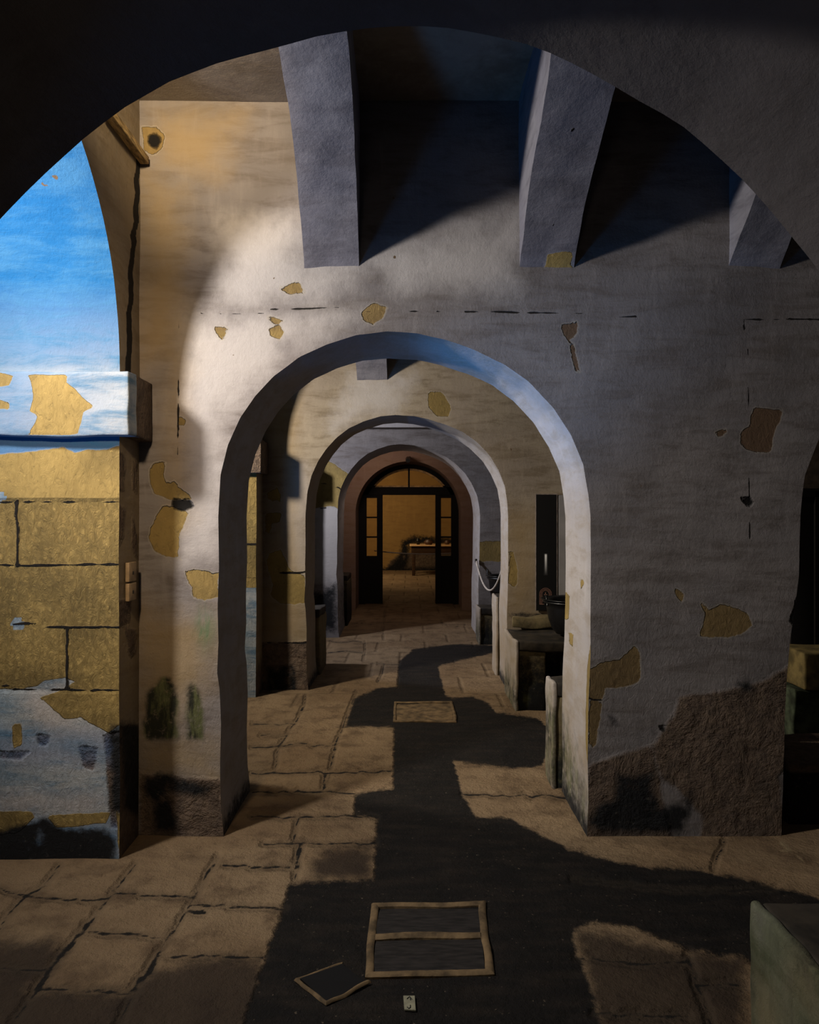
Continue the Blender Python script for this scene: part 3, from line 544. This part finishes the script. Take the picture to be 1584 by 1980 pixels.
# rope at third arch
def cat(p0, p1, sag, n=30): 
    p0, p1 = np.array(p0), np.array(p1); return [p0+(p1-p0)*t-np.array([0, 0, sag*4*t*(1-t)]) for t in np.linspace(0, 1, n)]
m = MB(); m.tube(cat(unp(921,1084,8.95), unp(972,1096,8.30), .31), .011, 10)
e = empty('rope', unp(921,1084,8.95)); tag(e, 'pale barrier rope drooping in front of the dark pot by the third arch', 'rope'); m.build('cord', M_rope, e)
m = MB(); q = unp(921,1084,8.95); m.rbox(q[0]-.012, q[0]+.012, q[1]-.012, q[1]+.04, q[2]-.025, q[2]+.02, .005, .01); m.build('hook', M_iron, e)
m = MB(); m.tube(cat((-.62, 12.9, .86), (1.4, 13.4, .86), .07), .010, 8); e = empty('rope', (-.62, 12.9, .86)); tag(e, 'thin pale rope strung across the far room before the table', 'rope'); m.build('cord', M_rope, e)
# ------------------------------------------------------------ info panel
e = empty('information_panel', (1.158, Y2-.02, 1.17)); tag(e, 'tall narrow black panel with arched emblem on the second wall', 'panel')
yb = Y2-.012
m = MB(); m.box(1.070, 1.246, yb-.014, yb-.002, .681, 1.667); m.build('board', M_black, e, smooth=False)
m = MB()
for b in ((1.065, 1.071, .681, 1.667), (1.245, 1.251, .681, 1.667), (1.065, 1.251, 1.665, 1.672)): m.box(b[0], b[1], yb-.016, yb, b[2], b[3])
m.build('edging', M_edge, e, smooth=False)
yf = yb-.0155; k = Y2/F
def pp(x, y): return ((x-CX)*k, H+(CY-y)*k)
cx_, cz_ = pp(1054, 1148)
m = MB()
for rr in (.050, .040, .030):
    m.arc(cx_, cz_, rr-.0015, rr+.0015, 0, math.pi, yf, yf+.002, 20)
    for sg in (-1, 1): m.box(cx_+sg*rr-.0015, cx_+sg*rr+.0015, yf, yf+.002, cz_-.085, cz_)
m.box(cx_-.052, cx_+.052, yf, yf+.002, cz_-.088, cz_-.084); m.box(cx_-.032, cx_+.032, yf, yf+.002, cz_-.062, cz_-.058)
m.box(cx_-.0028, cx_+.0028, yf, yf+.002, cz_-.052, cz_+.014); m.box(cx_-.014, cx_+.014, yf, yf+.002, cz_-.008, cz_-.003)
m.build('emblem', M_logo, e, smooth=False, label='arched emblem with a cross in copper lines')
# upright white streak, fading downward
tq = NT('streak_white'); g = tq.t.nodes.new('ShaderNodeAttribute'); g.attribute_name = 'fade'
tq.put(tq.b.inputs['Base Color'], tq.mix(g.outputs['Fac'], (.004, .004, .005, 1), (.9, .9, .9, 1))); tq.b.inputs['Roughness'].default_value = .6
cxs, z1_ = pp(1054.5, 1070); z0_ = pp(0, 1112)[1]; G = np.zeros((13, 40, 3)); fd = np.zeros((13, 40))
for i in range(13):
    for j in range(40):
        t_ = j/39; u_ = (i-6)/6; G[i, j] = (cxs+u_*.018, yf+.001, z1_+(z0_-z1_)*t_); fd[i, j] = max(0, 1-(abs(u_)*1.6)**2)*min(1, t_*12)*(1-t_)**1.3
V = G.reshape(-1, 3)-np.array(e.location); mm = MB(); mm.grid(G); obj('white_streak', V, mm.F, tq.m, e, {'fade': fd.reshape(-1)}, label='soft white upright streak on the black board')
m = MB(); m.box(1.262, 1.62, Y2-.035, Y2+.004, .78, 1.66); o = m.build('grey_board', M_greyp, smooth=False); tag(o, 'plain grey board on the wall right of the black panel', 'board')
# ------------------------------------------------------------ floor fittings
def floor_rim(name, q, wpx, label, mats, bar=None, lid=True):
    pts = [flo(*p) for p in q]; c = np.mean(pts, axis=0); e = empty(name, (c[0], c[1], 0)); tag(e, label, 'hatch')
    P4 = [np.array(p) for p in pts]; I4 = [p+(np.array(c)-p)/np.linalg.norm(np.array(c)-p)*wpx*1.4 for p in P4]
    def rb(a, b, c_, d, z0, z1, nme, mt, w=.003):
        G = np.zeros((24, 5, 3))
        for i in range(24):
            for j in range(5):
                t1, t2 = i/23, j/4; p = (a+(b-a)*t1)*(1-t2)+(d+(c_-d)*t1)*t2; G[i, j] = (p[0], p[1], z1-(.006 if j in (0, 4) else 0))
        m = MB(); m.grid(G)
        for a_, b_ in ((a, b), (d, c_)):
            G2 = np.zeros((24, 2, 3))
            for i in range(24):
                p = a_+(b_-a_)*i/23; G2[i, 0] = (p[0], p[1], z0); G2[i, 1] = (p[0], p[1], z1-.006)
            m.grid(G2)
        m.build(nme, mt, e, w=w, fr=22, seed=2)
    for i in range(4): rb(P4[i], P4[(i+1) % 4], I4[(i+1) % 4], I4[i], -.01, .012, 'rim', mats[0])
    if bar:
        f0, f1 = bar; a0 = I4[0]+(I4[3]-I4[0])*f0; b0 = I4[1]+(I4[2]-I4[1])*f0; a1 = I4[0]+(I4[3]-I4[0])*f1; b1 = I4[1]+(I4[2]-I4[1])*f1
        rb(a0, b0, b1, a1, -.01, .011, 'cross_bar', mats[0]); rb(I4[0], I4[1], b0, a0, -.01, .005, 'lid', mats[1], .001); rb(a1, b1, I4[2], I4[3], -.01, .005, 'lid', mats[1], .001)
    else: rb(I4[0], I4[1], I4[2], I4[3], -.01, .006, 'lid', mats[1], .002)
    return e
floor_rim('floor_hatch', [(718,1750),(938,1747),(955,1888),(706,1893)], .028, 'rectangular floor hatch with two dark lids in a tan rim, nearest the viewer', (M_frame, M_lid), (.44, .53))
floor_rim('floor_hatch', [(762,1359),(876,1358),(884,1397),(760,1397)], .025, 'small tan inspection cover in the floor of the second room', (M_frame, M_frame))
# loose tile set askew
q = [flo(*p) for p in ((568,1898),(664,1866),(720,1903),(630,1948))]; P4 = [np.array(p) for p in q]; c = np.mean(P4, axis=0)
e = empty('floor_tile', (c[0], c[1], 0)); tag(e, 'dark square floor tile set askew left of the nearest hatch', 'tile')
I4 = [p+(c-p)*.16 for p in P4]; z_ = [.012, .014, .004, .006]
m = MB(); V = [(p[0], p[1], z) for p, z in zip(I4, z_)]+[(p[0], p[1], -.01) for p in I4]; m.add(V, [(0,1,2,3),(0,4,5,1),(1,5,6,2),(2,6,7,3),(3,7,4,0)]); m.build('tile', M_black, e, smooth=False)
for i in (2, 3, 0):
    a, b, c_, d = P4[i], P4[(i+1) % 4], I4[(i+1) % 4], I4[i]; m = MB(); G = np.zeros((20, 4, 3))
    for ii in range(20):
        for jj in range(4):
            t1, t2 = ii/19, jj/3; p = (a+(b-a)*t1)*(1-t2)+(d+(c_-d)*t1)*t2; G[ii, jj] = (p[0], p[1], .004+.010*math.sin(math.pi*t2))
    m.grid(G).build('mortar_edge', M_frame, e, w=.002, fr=30)
# label on the floor
q = [flo(*p) for p in ((780,1930),(802,1930),(804,1958),(782,1957))]; c = np.mean(q, axis=0); e = empty('paper_label', (c[0], c[1], .006)); tag(e, 'small pale paper label with two black marks on the dark floor', 'label')
m = MB(); V = [(p[0], p[1], .008) for p in q]+[(p[0], p[1], .004) for p in q]; m.add(V, [(0,3,2,1),(4,5,6,7),(0,1,5,4),(1,2,6,5),(2,3,7,6),(3,0,4,7)]); m.build('sheet', M_paper, e, smooth=False)
def fl3(x, y): a = flo(x, y); return (a[0], a[1], .0095)
m = MB(); m.tube([fl3(787,1937), fl3(792,1932.5), fl3(797,1938)], .0011, 6); m.build('mark', M_ink, e); m = MB(); m.tube([fl3(793,1934), fl3(794,1939.5)], .0012, 6); m.build('mark', M_ink, e); m = MB(); m.tube([fl3(793.5,1949), fl3(793.5,1954), fl3(790.5,1956), fl3(787.5,1953)], .0012, 6); m.build('mark', M_ink, e)
# ------------------------------------------------------------ fixtures on the left
m = MB(); a = unp(219,214,2.98); b = unp(294,300,3.415); A_ = np.array(a); B_ = np.array(b)
dv = B_-A_; G = []
m.rbox(-1.245, -1.205, A_[1], B_[1], 3.115, 3.15, .004, .05); o = m.build('wall_batten', M_tan, w=.001); tag(o, 'wooden batten running along the top of the left wall into the round hole', 'batten')
for za, zb, lb in ((1087, 1124, 'upper pale cover plate on the side of the left pier'), (1127, 1161, 'lower pale cover plate on the side of the left pier')):
    z1_ = H+(CY-za)*3.32/F; z0_ = H+(CY-zb)*3.32/F; e = empty('cover_plate', (-1.25, 3.32, (z0_+z1_)/2)); tag(e, lb, 'cover plate')
    m = MB(); m.rbox(XL-.002, XL+.016, 3.275, 3.365, z0_, z1_, .004, .03); m.build('plate', M_plast, e); m = MB(); m.rbox(XL+.015, XL+.019, 3.315, 3.325, z0_+.03, z0_+.045, .001, .01); m.build('screw', M_iron, e)
# small fixture at arch crown
q = unp(789,888,11.4); e = empty('security_camera', (q[0], 11.5, q[2]+.03)); tag(e, 'small black camera fixed over the glazed door arch', 'camera')
m = MB(); m.tube([(q[0], 11.25, q[2]-.03), (q[0], 11.42, q[2]+.01)], .035, 16); m.build('camera_body', M_iron, e)
m = MB(); m.tube([(q[0], 11.42, q[2]+.01), (q[0]+.03, 11.56, q[2]+.05)], .015, 10); m.build('bracket', M_edge, e)
# ------------------------------------------------------------ glazed door
yd = 12.28; e = empty('door_1', (-.01, yd, 0)); e['kind'] = 'structure'; e['label'] = 'black timber door screen with fanlight and glazed side leaves'; kx = 12.3/F
X_ = lambda x: (x-CX)*kx; Z_ = lambda y: H+(CY-y)*kx
cxd = X_(791.5)
fr = MB(); fr.arc(cxd, 1.5, .757, .845, 0, math.pi, yd, yd+.09, 40)
for sg in (-1, 1): fr.box(*sorted((cxd+sg*.735, cxd+sg*.845)), yd, yd+.09, -.01, 1.5)
fr.box(cxd-.80, cxd+.80, yd, yd+.09, Z_(957), Z_(942)); fr.box(cxd-.02, cxd+.01, yd+.02, yd+.07, Z_(942), 2.26)
fp = fr.build('door_frame', M_wood, e, smooth=False)
m = MB(); m.arc(cxd, 1.5, .725, .757, .62, math.pi-.62, yd+.03, yd+.06, 40); m.box(cxd-.61, cxd+.61, yd+.03, yd+.06, Z_(942), Z_(942)+.025); m.build('fanlight_bead', simple('ochre_bead', (190, 150, 90), .6), e, smooth=False)
poly = [(cxd+.755*math.cos(a), 1.5+.755*math.sin(a)) for a in np.linspace(.632, math.pi-.632, 30)]; m = MB(); m.prism(poly, yd+.044, yd+.048); m.build('fanlight_glass', M_glass, e, smooth=False)
for (x0, x1, p0, p1) in ((698, 740, 709, 729), (842, 887, 853, 872.5)):
    m = MB(); lx = [X_(v) for v in (x0, p0, p1, x1)]; zz = [Z_(v) for v in (957, 963, 999, 1002, 1037, 1040, 1075)]
    m.box(lx[0], lx[1], yd+.01, yd+.06, .01, zz[0]).box(lx[2], lx[3], yd+.01, yd+.06, .01, zz[0]).box(lx[1], lx[2], yd+.02, yd+.05, zz[1], zz[0]).box(lx[1], lx[2], yd+.02, yd+.05, zz[3], zz[2]).box(lx[1], lx[2], yd+.02, yd+.05, zz[5], zz[4]).box(lx[1], lx[2], yd+.02, yd+.05, .01, zz[6])
    lf = m.build('door_leaf', M_wood, e, smooth=False)
    for za, zb in ((1, 2), (3, 4), (5, 6)):
        m = MB(); m.box(lx[1], lx[2], yd+.033, yd+.037, zz[zb], zz[za]); V = np.concatenate(m.V)-np.array(e.location); obj('pane', V, m.F, M_glass, lf, smooth=False)
# ------------------------------------------------------------ far room furniture
e = empty('side_table', (1.2, 18.2, 0)); tag(e, 'dark wooden table with pale top against the ochre end wall', 'table')
z_t = .745
m = MB(); m.rbox(-.01, 2.2, 17.95, 18.85, z_t-.03, z_t, .008, .1); m.build('tabletop', M_tabtop, e)
m = MB(); m.rbox(.03, 2.16, 17.99, 18.81, z_t-.20, z_t-.03, .005, .1); m.build('apron', M_table, e)
for lx_, ly_ in ((.05, 18.0), (2.07, 18.0), (.05, 18.7), (2.07, 18.7)):
    m = MB(); m.rbox(lx_, lx_+.08, ly_, ly_+.08, 0, z_t-.18, .01, .1); m.build('leg', M_table, e)
for i, (x, y, r, h, lb) in enumerate(((.20, 18.3, .06, .16, 'small brown pot at the left end of the far table'), (.46, 18.25, .12, .12, 'squat wide brown bowl on the far table'), (.70, 18.3, .09, .14, 'round dark pot near the middle of the far table'), (.92, 18.3, .07, .10, 'low brown pot beside the door leaf on the far table'))):
    m = MB(); m.lathe([(0, 0), (.6*r, 0), (r, .4*h), (.95*r, .7*h), (.6*r, .9*h), (.7*r, h), (.55*r, .97*h), (0, .6*h)], x, y, z_t, 20); o = m.build('clay_pot', M_cer if i % 2 else M_iron, None); tag(o, lb, 'pot', 'pots on the far table')
# ------------------------------------------------------------ light
def area(name, loc, tgt, sx, sy, e, col, spread=180):
    l = bpy.data.lights.new(name, 'AREA'); l.shape = 'RECTANGLE'; l.size = sx; l.size_y = sy; l.energy = e; l.color = col; l.spread = math.radians(spread)
    o = bpy.data.objects.new(name, l); o.location = loc; d = Vector(tgt)-Vector(loc); o.rotation_euler = d.to_track_quat('-Z', 'Y').to_euler(); C.objects.link(o); return o
def spot(name, loc, tgt, e, col, ang, blend=.6, r=.06):
    l = bpy.data.lights.new(name, 'SPOT'); l.energy = e; l.color = col; l.spot_size = math.radians(ang); l.spot_blend = blend; l.shadow_soft_size = r
    o = bpy.data.objects.new(name, l); o.location = loc; d = Vector(tgt)-Vector(loc); o.rotation_euler = d.to_track_quat('-Z', 'Y').to_euler(); C.objects.link(o); return o
def point(name, loc, e, col, r=.1):
    l = bpy.data.lights.new(name, 'POINT'); l.energy = e; l.color = col; l.shadow_soft_size = r; o = bpy.data.objects.new(name, l); o.location = loc; C.objects.link(o); return o
area('window_daylight', (-2.15, 2.1, 2.85), (0.0, 3.3, 1.6), .2, .26, 74, (1, .93, .86), 130)
area('added_blue_fill', (-2.3, 2.05, .3), (-.9, 2.5, 2.6), .6, .5, 7, (.06, .36, 1), 90)  # unseen low blue light, added to tint the undersides
spot('added_bay_spot', (-.92, 1.5, 3.2), (-.88, 3.44, 3.34), 430, (1, .78, .5), 46, 1.)  # unseen warm spot added to brighten the top of the left bay
spot('added_blue_fill', (-2.25, 2.2, .4), (.62, 3.74, 2.12), 430, (.10, .42, 1), 21, .9, .12)  # added blue spot, no opening behind it; colours the arch's upper right reveal
spot('added_corner_fill', (-1.04, 1.6, 2.4), (-1.18, 3.44, 1.7), 125, (1, .74, .46), 84, 1.)  # unseen warm fill added to lift the dark left corner
point('added_viewer_fill', (-.5, -.5, 1.5), 12, (1, .86, .74), .2)  # dim fill added behind the camera to lift the near soffit
area('window_daylight', (-2.4, 4.8, 2.75), (0.2, 6.0, 1.5), .18, .25, 80, (1, .88, .72), 130)
area('added_blue_fill', (-2.3, 4.8, .3), (-.6, 5.2, 2.4), .6, .5, 7, (.08, .38, 1), 90)  # same added blue light from below for the second room
area('window_daylight', (-2.4, 7.6, 2.7), (0.2, 8.6, 1.5), .18, .25, 62, (.9, .9, 1), 130)
point('lobby_lamp', (-.6, 10.3, 2.4), 24, (1, .76, .62), .15)
area('hall_lamp', (-1.8, 16.5, 3.1), (-.3, 18.5, .6), 1.2, 1.2, 95, (1, .74, .44))
S.cycles.diffuse_bounces = 2
w = bpy.data.worlds.new('World'); S.world = w; w.use_nodes = True; bg = w.node_tree.nodes['Background']; bg.inputs[0].default_value = (.5, .6, .8, 1); bg.inputs[1].default_value = .02
# ------------------------------------------------------------ camera
cam = bpy.data.cameras.new('Camera'); cam.sensor_width = 36; cam.lens = F*36/1980; cam.shift_x = -1/1980; cam.shift_y = 4/1980; cam.clip_start = .02
co = bpy.data.objects.new('Camera', cam); co.location = (0, 0, H); co.rotation_euler = (math.pi/2, 0, 0); C.objects.link(co); S.camera = co
S.view_settings.view_transform = 'Standard'; S.view_settings.look = 'None'; S.view_settings.exposure = 0; S.view_settings.gamma = 1; S.view_settings.use_curve_mapping = False
